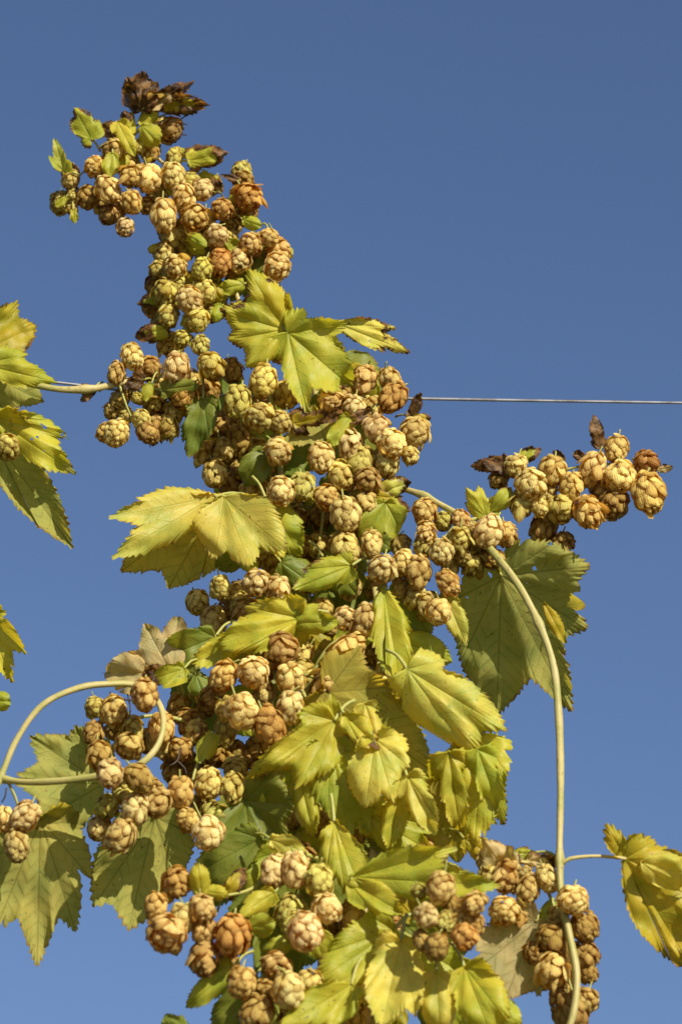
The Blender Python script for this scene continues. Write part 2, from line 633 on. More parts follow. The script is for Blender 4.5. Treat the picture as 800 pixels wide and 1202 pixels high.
    wsum = np.zeros_like(X)
    best = np.full(X.shape, 9e9)
    tt = np.zeros_like(X)
    nn = np.zeros_like(X)
    LL = np.full(X.shape, Lm)
    for a, L, w, dz in allL:
        dl = (an - a + math.pi) % (2 * math.pi) - math.pi
        wg = 1.0 / (dl * dl + 0.03) ** 1.5
        slope += wg * dz / L
        wsum += wg
        m_ = np.abs(dl) < best
        best = np.where(m_, np.abs(dl), best)
        tt = np.where(m_, rho * np.cos(dl), tt)
        nn = np.where(m_, np.abs(rho * np.sin(dl)), nn)
        LL = np.where(m_, L, LL)
    slope /= wsum
    q = rho / Lm
    Z = slope * rho
    Z += dome * Lm * (4 * q * (1 - q)) * .25
    Z += fold * nn * (0.9 - .5 * nn / (0.35 * Lm))
    # quilted surface between the side ribs, wavy margin, gentle buckling
    phs = (tt - nn * .95) / 13.5
    Z += (.30 if under else .14) * np.cos(2 * math.pi * phs) * np.clip(nn / 5, 0, 1) * min(1.0, Lm / 60)
    wx = X / Lm + .08 * np.sin(5 * Y / Lm + r.random() * 6)
    wy = Y / Lm + .08 * np.sin(5 * X / Lm + r.random() * 6)
    for i in range(14):
        da = r.uniform(0, 6.28)
        fq = 3.0 * (1 + i * .62)
        Z += wave * Lm * (.050 / (1 + i * .62) ** 1.15) * np.sin(fq * (math.cos(da) * wx + math.sin(da) * wy) + r.random() * 6.28) * (.25 + .9 * q)
    Z += wave * .020 * Lm * np.sin(ad / tooth * 1.15 + r.random() * 6)[None] * fr[:, None] ** 9
    Z += wave * .075 * Lm * np.sin(ad / (Lm * .17) + r.random() * 6)[None] * fr[:, None] ** 8
    Z -= wave * .05 * Lm * fr[:, None] ** 5 * (1 if not under else -1)
    # roll the blade: across the main rib, and over its outer end
    ca, sa = math.cos(main[0]), math.sin(main[0])
    ta, na = X * ca + Y * sa, -X * sa + Y * ca
    kb = (bend if bend is not None else r.uniform(.4, 1.6) * (.3 if under else 1)) / (.5 * Lm)
    sgnb = -1 if r.random() < .6 else 1
    na2 = np.sin(np.clip(kb * na, -1.9, 1.9)) / kb
    Z += sgnb * (1 - np.cos(np.clip(kb * na, -1.9, 1.9))) / kb
    kt = (r.uniform(.2, 1.1) * (.4 if under else 1) if bend is None else bend * .8) / (.55 * Lm)
    ut = np.clip(ta - .45 * Lm, 0, None)
    ta2 = np.where(ut > 0, .45 * Lm + np.sin(np.clip(kt * ut, 0, 1.8)) / kt, ta)
    Z += (-1 if not under else 1) * (1 - np.cos(np.clip(kt * ut, 0, 1.8))) / kt
    ta2 = ta2 * 1.06
    na2 = na2 * 1.05
    X, Y = ta2 * ca - na2 * sa, ta2 * sa + na2 * ca
    # to world; the whole leaf keeps its own scale and depth
    sc = (DIST - d0) / DIST
    o3 = np.array(P(bx, by, d0))
    # compensate perspective so that tips stay where they are in the frame
    k3 = 1 - (Z / 1000) / (DIST - d0)
    vx = np.array(RIGHT)[None, None] * (X / 1000 * sc * k3)[..., None]
    vy = np.array(UP)[None, None] * (Y / 1000 * sc * k3)[..., None]
    base_dir = o3 - np.array(CAM)
    base_dir = base_dir / np.dot(base_dir, np.array(FWD))
    vz = -base_dir[None, None] * (Z / 1000)[..., None]
    V3 = (vx + vy + vz).reshape(-1, 3)
    V = np.concatenate([[[0, 0, 0]], V3])
    A = np.concatenate([[[0, 0, 0]], np.stack([tt / 1000, nn / 1000, np.broadcast_to(fr[:, None], X.shape)], -1).reshape(-1, 3)])
    idx = np.arange(NR * N).reshape(NR, N) + 1
    F = []
    i0 = idx[0]
    j0 = np.roll(i0, -1)
    tris = [(0, int(a), int(b_)) for a, b_ in zip(i0, j0)]
    qa = idx[:-1]
    qb = np.roll(qa, -1, 1)
    qc = idx[1:]
    qd = np.roll(qc, -1, 1)
    quads = np.stack([qa, qc, qd, qb], -1).reshape(-1, 4).tolist()
    F = tris + [tuple(x) for x in quads]
    if under:
        F = [f[::-1] for f in F]
    me = mesh_from(name, V, F, M_LEAF)
    at = me.attributes.new('leafco', 'FLOAT_VECTOR', 'POINT')
    at.data.foreach_set('vector', A.astype(np.float32).ravel())
    o = link(name, me, root, Vector(o3) - root.location)
    c = LEAFC[tone]
    j = r.uniform(.92, 1.08)
    o.color = (c[0] * j * r.uniform(.95, 1.05), c[1] * j, c[2] * j, 1)
    o['brown'] = float(brown)
    o['holes'] = float(holes)
    if label:
        o['label'] = label
    if petiole:
        if petiole is True:
            mx = sum(math.cos(q_[0]) for q_ in lob)
            my = sum(math.sin(q_[0]) for q_ in lob)
            ml = math.hypot(mx, my) + 1e-6
            pl = min(34, 8 + Lm * .3)
            end = (bx - mx / ml * pl, by + my / ml * pl, -18)
        else:
            end = petiole
        e = np.array(P(end[0], end[1], d0 + end[2] / 1000)) - o3
        rr = min(2.1, .8 + Lm * .012) / 1000
        midp = e * .5 + np.array((0, 0, .15)) * np.linalg.norm(e)
        pv, pf = tube([np.zeros(3), midp, e], [rr, rr, rr * 1.25], 7, .004)
        link('leaf_stalk', mesh_from('leaf_stalk', pv, pf, M_STALK), o)
    return o


# ================================================================== THE PLACE
# ------------------------------------------------------------------ ground
gv = [(-600, -600, 0), (600, -600, 0), (600, 600, 0), (-600, 600, 0)]
g = link('ground', mesh_from('ground', gv, [(0, 1, 2, 3)], make_ground_material(), False))
g['kind'] = 'structure'

# ------------------------------------------------------------------ trellis wire
wr = thing('trellis_wire', 'thin galvanised steel wire strung level across the sky behind the hop plants', 'wire', Q(900, 474.5, -60))
wp = [Q(-420, 395, -15), Q(-60, 433, -10), Q(0, 441, -10), Q(110, 454, -25), Q(175, 461, -40), Q(330, 465.5, -60), Q(485, 468, -60), Q(650, 470.8, -60), Q(900, 474.5, -60), Q(1500, 484, -60)]
stem(wr, wp, 1.9, 'wire_strand', M_WIRE, 10, step=.02)

# ------------------------------------------------------------------ 1. the arching tip at the top
A = bine('topmost hop bine tip arching left, crowded with cones under a shrivelled brown leaf', Q(330, 560, -55))
stem(A, [(345, 640, -60), (330, 560, -55), (318, 470, -50), (290, 380, -40), (262, 310, -35), (228, 245, -30), (190, 190, -25), (150, 168, -20), (112, 190, -10), (92, 208, -5)], [4.2, 4.2, 4, 3.6, 3.2, 2.8, 2.4, 2.0, 1.4, 1.0])
stem(A, [(262, 310, -35), (285, 285, -15), (310, 262, 0), (318, 285, 5)], [1.6, 1.4, 1.2, 1.0], 'side_shoot', M_STALK)
stem(A, [(250, 285, -35), (268, 240, -15), (288, 205, 0)], [1.6, 1.4, 1.0], 'side_shoot', M_STALK)
stem(A, [(240, 262, -30), (200, 290, -5), (192, 330, 5), (205, 375, 5)], [1.8, 1.5, 1.3, 1.0], 'side_shoot', M_STALK)
stem(A, [(150, 168, -20), (172, 145, -12), (200, 132, -5), (206, 126, 0)], [1.6, 1.4, 1.1, .8], 'side_shoot', M_STALK)
cones(A, [
    (134, 175, 14, 'o', 10), (111, 195, 12, 'o', 5), (83, 211, 11, 'd', 0), (200, 152, 15, 'b', 0), (177, 179, 12, 'b', -5),
    (205, 185, 11, 'y', 0), (126, 222, 15, 'c', 15), (104, 232, 14, 'b', 0), (155, 207, 15, 'o', 10), (175, 209, 16, 'c', 15),
    (155, 237, 14, 'o', 18), (128, 252, 13, 'b', 0), (147, 267, 12, 'c', 10), (204, 207, 16, 'c', 12), (216, 231, 15, 'c', 14),
    (192, 253, 17, 'c', 22), (237, 223, 14, 'c', 10), (225, 212, 12, 'y', 0), (228, 255, 16, 'o', 16), (261, 246, 15, 'r', 8),
    (285, 213, 13, 'b', 2, 'open'), (291, 231, 16, 'r', 8, 'open'), (290, 252, 13, 'b', -8), (254, 277, 13, 'c', 14), (207, 277, 16, 'd', 2),
    (232, 280, 14, 'd', -15), (192, 297, 14, 'd', 2), (186, 317, 12, 'd', 4), (206, 312, 14, 'c', 14), (237, 316, 14, 'y', 14), (258, 309, 17, 'r', 12),
    (294, 287, 13, 'o', 14), (281, 306, 15, 'c', 0), (316, 279, 12, 'o', 10), (325, 312, 18, 'c', 12, 'mid'), (327, 296, 14, 'o', -4, 'open'), (194, 343, 15, 'y', 10), (223, 353, 16, 'c', 20),
    (240, 342, 15, 'y', 8), (197, 370, 15, 'y', 4), (231, 375, 14, 'y', 8), (180, 334, 12, 'b', -14), (211, 335, 12, 'y', -5), (325, 347, 11, 'b', -5),
    (84, 229, 6, 'y'), (84, 244, 8, 'd'), (262, 290, 12, 'd', -20), (245, 335, 12, 'd', -25), (190, 222, 13, 'd', -20), (150, 190, 12, 'd', -15),
    (270, 262, 12, 'd', -18), (214, 295, 14, 'd', -20), (300, 312, 13, 'd', -22), (165, 172, 10, 'y', -12), (218, 330, 13, 'd', -25),
    (305, 330, 13, 'd', -30), (275, 335, 13, 'd', -35), (250, 365, 14, 'd', -40),
], deep=15)
dl = 'shrivelled dark brown leaf curled over the bine tip'
leaf(A, (167, 129), [(148, 92, 17, 16), (166, 82, 14, -8), (186, 97, 12, -16)], 'B', 8, 1.2, wave=3.0, fold=.6, bend=.8, holes=.2, name='dried_leaf', label=dl)
leaf(A, (170, 127), [(228, 95, 10, 30), (200, 108, 14, 5)], 'T', 12, .85, wave=2.6, fold=1.0, bend=.9, wide=1.0, cord=False, name='dried_leaf', label='tan dried leaf rolled up at the bine tip')
leaf(A, (178, 122), [(245, 124, 14, 5), (215, 116, 13, 12)], 'O', 4, .95, wave=2.4, fold=.7, bend=.7, wide=1.0, cord=False, name='dried_leaf', label='brown and yellow half dried leaf at the bine tip')
leaf(A, (107, 163), [(88, 127, 14, 6), (118, 141, 11, 4), (95, 172, 7, 6)], 'Y', 8, .72, cord=False, petiole=(118, 178, -5))
leaf(A, (76, 202), [(64, 163, 6, 6), (83, 188, 8, 8), (54, 184, 5, 6)], 'P', 4, .2, cord=False, petiole=(92, 205, -5))
leaf(A, (221, 189), [(267, 179, 13, 14), (243, 196, 11, 12), (232, 164, 9, -4)], 'Y', 8, .85, wave=1.6, cord=False)
leaf(A, (138, 143), [(158, 182, 9, 18)], 'Y', 20, .2, petiole=False)
leaf(A, (166, 148), [(188, 171, 14, 14)], 'YG', 10, .1, petiole=False)
leaf(A, (144, 157), [(116, 148, 11, 8), (125, 168, 9, 8)], 'B', 4, 1.1, wave=2.2, cord=False, name='dried_leaf')
leaf(A, (132, 180), [(128, 209, 10, 14)], 'YG', 22, .1)
leaf(A, (150, 160), [(146, 129, 10, 4), (160, 134, 9, 0)], 'Y', 2, .8, wave=2, cord=False)
leaf(A, (165, 146), [(185, 128, 10, 4)], 'Y', 0, .5, wave=1.6)
leaf(A, (258, 226), [(249, 207, 7, 3)], 'B', 2, 1.1, name='dried_leaf')
leaf(A, (283, 212), [(258, 205, 4, 5)], 'B', 4, 1.1, name='dried_leaf')
leaf(A, (221, 277), [(243, 289, 10, 14)], 'YG', 18, .1)
leaf(A, (285, 258), [(307, 266, 9, 10)], 'YG', 8, .15)
leaf(A, (188, 350), [(161, 357, 8, 6), (172, 344, 7, 3)], 'Y', -6, .9, cord=False)
leaf(A, (193, 386), [(158, 396, 11, 8), (180, 414, 14, 10)], 'Y', 2, .9, wave=1.8, holes=.2, cord=False)
leaf(A, (78, 231), [(66, 242, 7, 4)], 'Y', 0, .2)
leaf(A, (86, 246), [(88, 262, 5, 4)], 'Y', 0, .4)
leaf(A, (298, 300), [(272, 352, 18, -6), (300, 345, 14, -8)], 'G', -14, .1)
leaf(A, (286, 334), [(252, 341, 8, 8)], 'YG', -4, .1)
leaf(A, (300, 325), [(312, 285, 12, -8)], 'G', -16, .1)
leaf(A, (235, 205), [(262, 225, 10, 8)], 'YG', -8, .3)
for (x, y, dx, dy) in ((218, 136, 8, 2), (214, 158, 6, 6), (206, 165, 7, -2), (212, 146, 9, 5), (184, 150, -4, 8)):
    stem(A, [(x - dx, y + 6, -6), (x, y, 0), (x + dx, y + dy - 5, 4)], [.9, .8, .6], 'withered_tendril', M_DEAD, 6, step=.003)

ra = random.Random(21)
front = [(o.location + A.location) for o in list(A.children) if o.name.startswith('hop_cone')]
for k in range(40):
    p = front[(k * 7 + 3) % len(front)] + RIGHT * ra.uniform(-.016, .016) + UP * ra.uniform(-.016, .016) + FWD * ra.uniform(.02, .045)
    o = cone(A, 300, 300, ra.uniform(11, 14.5), ra.choice('ddyboc'), 0)
    o.location = p - A.location
for k in range(26):
    p = front[(k * 11 + 5) % len(front)]
    v = p - CAM
    z = v.dot(FWD)
    px, py = 400 + v.dot(RIGHT) / z * DIST * 1000, 601 - v.dot(UP) / z * DIST * 1000
    if px < 110 or py < 165:
        continue
    x, y = px + ra.uniform(-10, 10), py - 8
    an = ra.uniform(-2.8, -.3)
    Ls = ra.uniform(16, 26)
    leaf(A, (x, y), [(x + Ls * math.cos(an), y - Ls * math.sin(an), Ls * .36, 8)], ra.choice(['YG', 'Y', 'YG', 'O']), ra.uniform(-14, 8), .3, petiole=False, seed=3000 + k)

# ------------------------------------------------------------------ 2. the bine coming along the wire from the left
B = bine('hop bine running along the wire from the left edge with ragged leaves', Q(-90, 432, 10))
stem(B, [(-90, 428, 8), (-30, 436, 10), (20, 447, 12), (70, 457, 12), (112, 456, 8), (150, 449, 0), (190, 462, -20), (250, 500, -60), (300, 590, -90)], [4.6, 4.6, 4.5, 4.4, 4.2, 3.8, 3.4, 3.2, 3.2], knots=[(100, 456.5, 8)])
stem(B, [(140, 451, 2), (150, 480, 8), (160, 500, 6)], [1.6, 1.3, 1], 'side_shoot', M_STALK)
stem(B, [(175, 456, -10), (190, 440, 5), (200, 418, 10)], [1.6, 1.3, 1], 'side_shoot', M_STALK)
cones(B, [
    (155, 419, 14, 'c', 12), (137, 438, 12, 'o', 4), (174, 433, 14, 'b', 8), (207, 432, 16, 'c', 22), (235, 405, 12, 'y', 12),
    (214, 397, 11, 'y', 2), (247, 430, 17, 'y', 18), (196, 401, 13, 'd', -8), (160, 467, 7, 'y', 12), (140, 470, 12, 'd', 0), (180, 472, 12, 'd', 6),
    (217, 464, 15, 'r', 4), (245, 458, 15, 'b', -6), (131, 482, 11, 'd', 0), (148, 487, 10, 'd', -4), (166, 493, 12, 'y', 8), (172, 507, 13, 'b', 10),
    (124, 508, 11, 'd', 4), (137, 509, 15, 'c', 8), (203, 481, 14, 'd', 0), (198, 499, 13, 'd', 2), (184, 495, 12, 'b', -6), (180, 512, 9, 'b', 0),
    (224, 447, 13, 'd', -18), (190, 455, 12, 'd', -15), (228, 485, 12, 'b', -20), (150, 455, 11, 'b', -12), (205, 410, 13, 'd', -22),
], deep=25)
leaf(B, (-28, 415), [(46, 381, 26, 22), (20, 350, 22, -10), (-60, 345, 30, 0)], 'O', 22, .45, holes=.3, fold=.3, wave=1.4, wide=1.0, petiole=(-40, 432, -10))
leaf(B, (-20, 428), [(66, 449, 14, 22), (30, 415, 15, 14)], 'YG', 28, .2, fold=.5, cord=False, petiole=(-40, 434, -10))
leaf(B, (-25, 432), [(48, 470, 26, -10), (10, 492, 28, -14), (-60, 480, 30, 0)], 'U', -4, .3, holes=.3, wide=1.0, under=True, petiole=(-45, 434, 8))
leaf(B, (-12, 487), [(90, 557, 19, 12), (80, 515, 18, 8), (40, 492, 12, 14)], 'Y', 14, .45, holes=.6, wide=1.0, fold=.4, wave=1.3, cord=False, petiole=(-50, 450, -10))
leaf(B, (-16, 500), [(81, 637, 26, -12), (20, 570, 22, 0), (-60, 590, 30, 0)], 'U', 4, .35, holes=.3, wide=1.0, under=True, petiole=(-50, 450, -4))
cone(B, 8, 525, 16, 'y', 30, 'tight')
leaf(B, (238, 468), [(222, 536, 15, 12), (246, 512, 14, 8)], 'G', 0, .1)
leaf(B, (190, 458), [(232, 452, 12, 12)], 'G', 12, .1)
leaf(B, (168, 446), [(146, 456, 8, 8), (156, 436, 7, 3)], 'B', 10, 1.1, wave=2, name='dried_leaf')
leaf(B, (110, 458), [(94, 472, 5, 3)], 'B', 4, 1.1, wave=2, name='dried_leaf')
leaf(B, (106, 456), [(92, 452, 4, 0)], 'B', 2, 1.1, wave=2, name='dried_leaf')
leaf(B, (178, 450), [(168, 470, 9, 10)], 'YG', 8, .1)

# ------------------------------------------------------------------ 3. the middle of the column
C = bine('dense middle hop bine with big drooping pale yellow leaf on its left side', Vector((Q(400, 1290, -80)[0], Q(400, 1290, -80)[1], 0)))
bot = Q(400, 1290, -80)
stem(C, [Vector((bot[0] + .01, bot[1], -.02)), Vector((bot[0], bot[1], 1.2)), bot, Q(385, 1100, -90), Q(370, 940, -90), Q(388, 800, -90), Q(355, 680, -85), Q(352, 560, -75), Q(372, 470, -70), Q(338, 390, -40)], [8, 7.5, 7, 7, 6.5, 6.5, 6, 5.5, 4.5, 3.5], step=.02)
stem(C, [(370, 700, -60), (385, 560, -20), (410, 500, 0), (450, 470, 5)], [2.2, 2, 1.7, 1.2], 'side_shoot', M_STALK)
stem(C, [(340, 640, -60), (320, 600, -10), (318, 560, 5)], [2, 1.6, 1.2], 'side_shoot', M_STALK)
stem(C, [(330, 880, -40), (375, 775, 0), (405, 745, 10)], [3, 2.6, 2], 'side_shoot', M_STALK)
cones(C, [
    (328, 412, 14, 'b', -6), (309, 447, 17, 'd', 16), (279, 471, 18, 'y', 20), (306, 490, 17, 'd', 18), (329, 496, 14, 'd', 24), (336, 463, 16, 'd', 2),
    (326, 530, 16, 'c', 22), (272, 435, 15, 'b', -8), (427, 446, 15, 'o', 6), (415, 477, 14, 'c', 16), (387, 470, 14, 'o', 8), (401, 466, 12, 'o', 0),
    (458, 447, 14, 'o', 6), (461, 466, 17, 'r', 14), (441, 503, 17, 'c', 24), (459, 521, 18, 'c', 36), (487, 507, 17, 'o', 26), (481, 533, 11, 'c', 20),
    (411, 524, 17, 'c', 22), (377, 537, 16, 'c', 24), (424, 543, 16, 'd', 18), (400, 558, 17, 'd', 20), (431, 564, 16, 'b', 22), (453, 543, 16, 'd', 20),
    (355, 571, 16, 'y', 24), (384, 585, 17, 'o', 22), (405, 604, 18, 'c', 28), (430, 590, 15, 'd', 14), (255, 500, 16, 'b', -14), (240, 530, 13, 'd', -14),
    (261, 529, 16, 'd', -8), (281, 517, 16, 'b', -8), (300, 526, 13, 'd', -2), (252, 556, 16, 'd', -4), (282, 552, 15, 'b', -16), (299, 577, 16, 'd', 6),
    (330, 577, 17, 'c', 42, 'tight'), (345, 612, 16, 'b', 0), (375, 605, 15, 'b', 0), (398, 640, 15, 'd', 6), (352, 640, 15, 'b', -6), (301, 685, 16, 'c', 22),
    (325, 691, 14, 'c', 24), (436, 638, 14, 'c', 24), (406, 645, 17, 'd', 16), (375, 640, 15, 'd', 0), (259, 690, 14, 'y', 4), (232, 707, 14, 'd', 0),
    (250, 731, 18, 'd', 6), (280, 696, 14, 'd', -2), (410, 690, 15, 'd', 8), (428, 728, 16, 'o', 14), (405, 726, 14, 'c', 14), (411, 762, 17, 'o', 16),
    (384, 799, 17, 'o', 6), (421, 797, 15, 'd', 4), (450, 806, 14, 'd', 2), (384, 735, 14, 'b', -12), (300, 650, 14, 'd', -22),
    # further in
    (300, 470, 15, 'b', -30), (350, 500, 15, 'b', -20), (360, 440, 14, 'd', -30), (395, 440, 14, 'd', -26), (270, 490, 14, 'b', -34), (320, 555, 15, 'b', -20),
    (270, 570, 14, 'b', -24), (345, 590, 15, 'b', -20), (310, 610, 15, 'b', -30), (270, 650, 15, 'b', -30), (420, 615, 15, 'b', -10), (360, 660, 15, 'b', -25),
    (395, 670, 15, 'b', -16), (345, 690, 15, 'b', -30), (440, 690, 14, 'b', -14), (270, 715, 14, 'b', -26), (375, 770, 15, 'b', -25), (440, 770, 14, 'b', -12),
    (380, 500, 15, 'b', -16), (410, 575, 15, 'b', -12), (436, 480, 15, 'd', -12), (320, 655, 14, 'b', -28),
], deep=50)
leaf(C, (333, 387), [(292, 318, 24, 12), (257, 366, 25, 22), (263, 402, 22, 34), (284, 433, 20, 48)], 'Y', 20, .5, holes=.35, fold=.55, wave=1.4, wide=.98, bend=.5)
leaf(C, (332, 384), [(346, 343, 15, -2), (318, 332, 12, 0)], 'Y', 10, .3, fold=.5, cord=False)
leaf(C, (338, 391), [(412, 380, 14, 12), (414, 457, 34, 34), (358, 484, 17, 52)], 'YG', 22, .35, fold=.55, wave=1.1, wide=.95, bend=.5)
leaf(C, (392, 379), [(478, 413, 13, -6), (462, 385, 10, -10)], 'P', 30, .62, bend=.3, wide=.95,  fold=.6, wave=1.6, cord=False, petiole=(342, 392, -6))
leaf(C, (374, 486), [(334, 522, 16, 14), (384, 532, 16, 12), (350, 500, 14, 8)], 'U', 12, .2, under=True)
leaf(C, (345, 497), [(410, 483, 8, 14)], 'O', 22, 1.0, wave=1.6)
leaf(C, (412, 490), [(383, 524, 11, 18)], 'YG', 28, .3)
leaf(C, (436, 482), [(408, 496, 8, 8)], 'B', 26, 1.1, wave=2, name='dried_leaf')
leaf(C, (482, 489), [(494, 461, 7, 4)], 'B', 18, 1.1, wave=2, name='dried_leaf')
leaf(C, (480, 490), [(507, 491, 6, 4)], 'O', 16, .9, wave=2)
leaf(C, (440, 580), [(483, 566, 15, 12)], 'P', 6, .8, fold=.5)
leaf(C, (436, 582), [(482, 600, 11, 14), (470, 585, 9, 4)], 'O', 10, .8, fold=.4)
yl = 'pale yellow leaf flap catching the sun'
leaf(C, (252, 583), [(135, 606, 19, 42), (138, 652, 19, 62)], 'P', 22, .12, fold=-.12, wave=.8, bend=.3, cord=False, wide=1.1, label=yl, petiole=(300, 590, -30))
leaf(C, (257, 584), [(201, 687, 36, -4), (146, 668, 30, -2), (240, 668, 22, 4)], 'O', 6, .1, fold=.15, wave=.7, under=True, cord=False, petiole=(300, 592, -30))
leaf(C, (263, 584), [(250, 655, 26, 50), (292, 662, 34, 66), (333, 643, 26, 56)], 'P', 26, .08, fold=-.1, wave=.8, bend=.35,  cord=False, label=yl, petiole=(302, 588, -30))
leaf(C, (312, 586), [(352, 652, 20, 30)], 'YG', 10, .1)
leaf(C, (322, 640), [(333, 655, 7, 8)], 'Y', 26, .3)
leaf(C, (312, 528), [(286, 572, 17, 18)], 'G', 4, .1)
leaf(C, (412, 664), [(340, 694, 13, 26), (356, 668, 13, 12)], 'YG', 24, .55, fold=.5)
leaf(C, (452, 590), [(424, 642, 15, 20), (479, 636, 17, 20)], 'YG', 12, .45, fold=.5)
leaf(C, (352, 726), [(249, 760, 20, 38), (288, 712, 16, 18), (320, 744, 16, 40)], 'Y', 26, .1, fold=.5, wave=1.3)
leaf(C, (338, 732), [(372, 705, 12, 10), (398, 730, 13, 24)], 'Y', 24, .1, fold=.5, wave=1.6)
leaf(C, (300, 744), [(220, 782, 15, 26)], 'Y', 16, .15, fold=.3)
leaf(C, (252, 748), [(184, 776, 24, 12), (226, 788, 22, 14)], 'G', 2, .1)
leaf(C, (325, 748), [(278, 764, 15, 12)], 'O', 8, .1)
leaf(C, (312, 752), [(285, 768, 9, 10)], 'Y', 22, .1)
leaf(C, (468, 688), [(503, 748, 22, 4), (478, 742, 16, 8)], 'G', 12, .1, fold=.4)
leaf(C, (465, 750), [(528, 776, 22, -6), (505, 800, 20, -4)], 'YG', 4, .35)
leaf(C, (522, 698), [(546, 756, 12, 26)], 'P', 22, .2, fold=.4)
leaf(C, (300, 640), [(250, 668, 16, 4)], 'G', -8, .1)
leaf(C, (330, 660), [(372, 690, 18, 8)], 'G', 2, .1)
leaf(C, (380, 655), [(420, 700, 18, 8)], 'G', 4, .1)
leaf(C, (280, 640), [(300, 672, 12, 8)], 'YG', 2, .3)

# ------------------------------------------------------------------ 4. the lateral on the right and its hanging stem
D = bine('hop bine reaching right with orange cones and a long bare pale hanging stem', Q(440, 572, -20))
stem(D, [(400, 590, -60), (440, 568, -20), (487, 578, 2), (512, 590, 8), (545, 610, 14), (578, 648, 36), (606, 684, 48), (630, 728, 52), (648, 778, 52), (655, 840, 48), (657, 920, 40), (656, 1000, 34), (658, 1050, 34), (668, 1100, 38), (676, 1145, 40), (672, 1190, 40), (655, 1240, 36), (640, 1300, 30)], [3.6, 3.8, 4.0, 4.0, 4.1, 4.2, 4.2, 4.3, 4.5, 4.4, 4.2, 4.1, 4.2, 4.4, 4.5, 4.5, 4.5, 4.5], sides=14, knots=[(498, 583, 5), (656, 1008, 34), (632, 732, 52)])
stem(D, [(548, 612, 10), (580, 600, 4), (610, 578, -4), (650, 556, -6), (690, 546, -6), (730, 545, -4), (772, 548, -2)], [2.4, 2.3, 2.1, 1.9, 1.6, 1.3, .9], 'side_shoot', M_STALK)
stem(D, [(656, 1010, 34), (640, 1000, 15), (605, 1005, 10), (575, 1015, 5)], [2, 1.8, 1.5, 1.1], 'side_shoot', M_STALK)
stem(D, [(640, 1040, 10), (655, 1080, 10), (662, 1130, 8), (676, 1180, 6)], [2, 1.8, 1.5, 1.1], 'side_shoot', M_STALK)
stem(D, [(545, 610, 8), (510, 640, 20), (480, 660, 25)], [2, 1.7, 1.2], 'side_shoot', M_STALK)
stem(D, [(530, 640, 8), (520, 690, 22), (513, 705, 24)], [1.8, 1.5, 1.2], 'side_shoot', M_STALK)
cones(D, [
    (498, 600, 14, 'o', 24), (448, 668, 17, 'c', 40), (474, 661, 14, 'c', 32), (491, 671, 16, 'o', 32), (500, 624, 12, 'c', 32), (497, 641, 13, 'y', 24),
    (518, 648, 16, 'c', 42), (538, 632, 13, 'y', 32), (525, 684, 13, 'o', 34), (514, 718, 16, 'c', 36), (503, 712, 16, 'd', 18), (487, 701, 15, 'd', 14),
    (544, 653, 10, 'c', 22), (542, 612, 12, 'o', 20), (556, 625, 13, 'd', 14), (574, 624, 16, 'c', 34), (592, 627, 14, 'o', 12), (541, 648, 12, 'o', 14),
    (555, 660, 13, 'y', 12), (577, 655, 14, 'b', 4), (560, 642, 12, 'd', 4), (470, 690, 13, 'd', 4), (520, 612, 11, 'y', 6), (470, 640, 13, 'd', -6), (528, 665, 12, 'd', 6),
    (605, 547, 16, 'c', 14), (647, 553, 17, 'o', 12), (623, 569, 17, 'c', 24), (612, 591, 16, 'd', 12), (632, 595, 12, 'c', 14), (670, 571, 14, 'o', 18),
    (695, 549, 17, 'c', 16), (723, 527, 15, 'o', 4), (728, 560, 17, 'c', 16), (757, 543, 15, 'r', 6, 'open', (.9, .1)), (760, 578, 19, 'o', 22, 'mid'), (657, 598, 17, 'd', 6),
    (688, 600, 17, 'o', 18, 'open'), (720, 591, 17, 'b', 4), (705, 577, 15, 'b', -6), (637, 620, 17, 'b', -12), (661, 636, 13, 'b', -16), (585, 560, 13, 'b', -4, 'open'), (640, 577, 14, 'd', -8),
])
lw = -4
cones(D, [
    (594, 1027, 15, 'o', 18), (611, 1022, 13, 'c', 14), (619, 1043, 16, 'o', 16), (642, 1031, 14, 'c', 22), (592, 1070, 17, 'c', 28), (609, 1073, 14, 'b', 4),
    (672, 1056, 15, 'c', 54), (686, 1088, 17, 'b', 18), (647, 1099, 17, 'b', 20), (654, 1077, 12, 'd', 8), (627, 1119, 12, 'b', 8), (648, 1138, 18, 'o', 18),
    (687, 1121, 14, 'b', 10), (690, 1142, 12, 'b', 6), (657, 1165, 12, 'b', 4), (687, 1174, 15, 'o', 10), (671, 1188, 18, 'b', 12), (668, 1150, 12, 'b', -8),
    (568, 1010, 10, 'd', 0), (572, 1026, 11, 'd', 4), (668, 1118, 13, 'b', 0), (660, 1195, 13, 'b', -6),
])
leaf(D, (597, 546), [(551, 547, 8, 10), (574, 535, 9, -4), (580, 560, 10, 6)], 'B', 10, 1.1, wave=2.2, cord=False, name='dried_leaf', label='blackened dry leaf at the start of the orange cone cluster')
leaf(D, (605, 541), [(636, 525, 8, 6)], 'Y', 4, .9, wave=1.8)
leaf(D, (660, 548), [(648, 528, 9, 0)], 'T', -2, .9, wave=2, name='dried_leaf')
leaf(D, (704, 526), [(696, 488, 8, 2)], 'B', 4, 1.1, wave=1.6, name='dried_leaf', label='dark pointed dry leaf standing up above the orange cones')
leaf(D, (685, 540), [(672, 528, 6, 2)], 'B', 4, 1.1, wave=2, name='dried_leaf')
leaf(D, (772, 552), [(790, 548, 5, 2)], 'T', 4, .8, wave=1.6)
leaf(D, (570, 607), [(547, 573, 8, 8), (562, 568, 9, 4), (545, 591, 7, 8)], 'Y', 10, .5, cord=False)
leaf(D, (574, 602), [(601, 571, 10, 8)], 'YG', 8, .6, fold=.5)
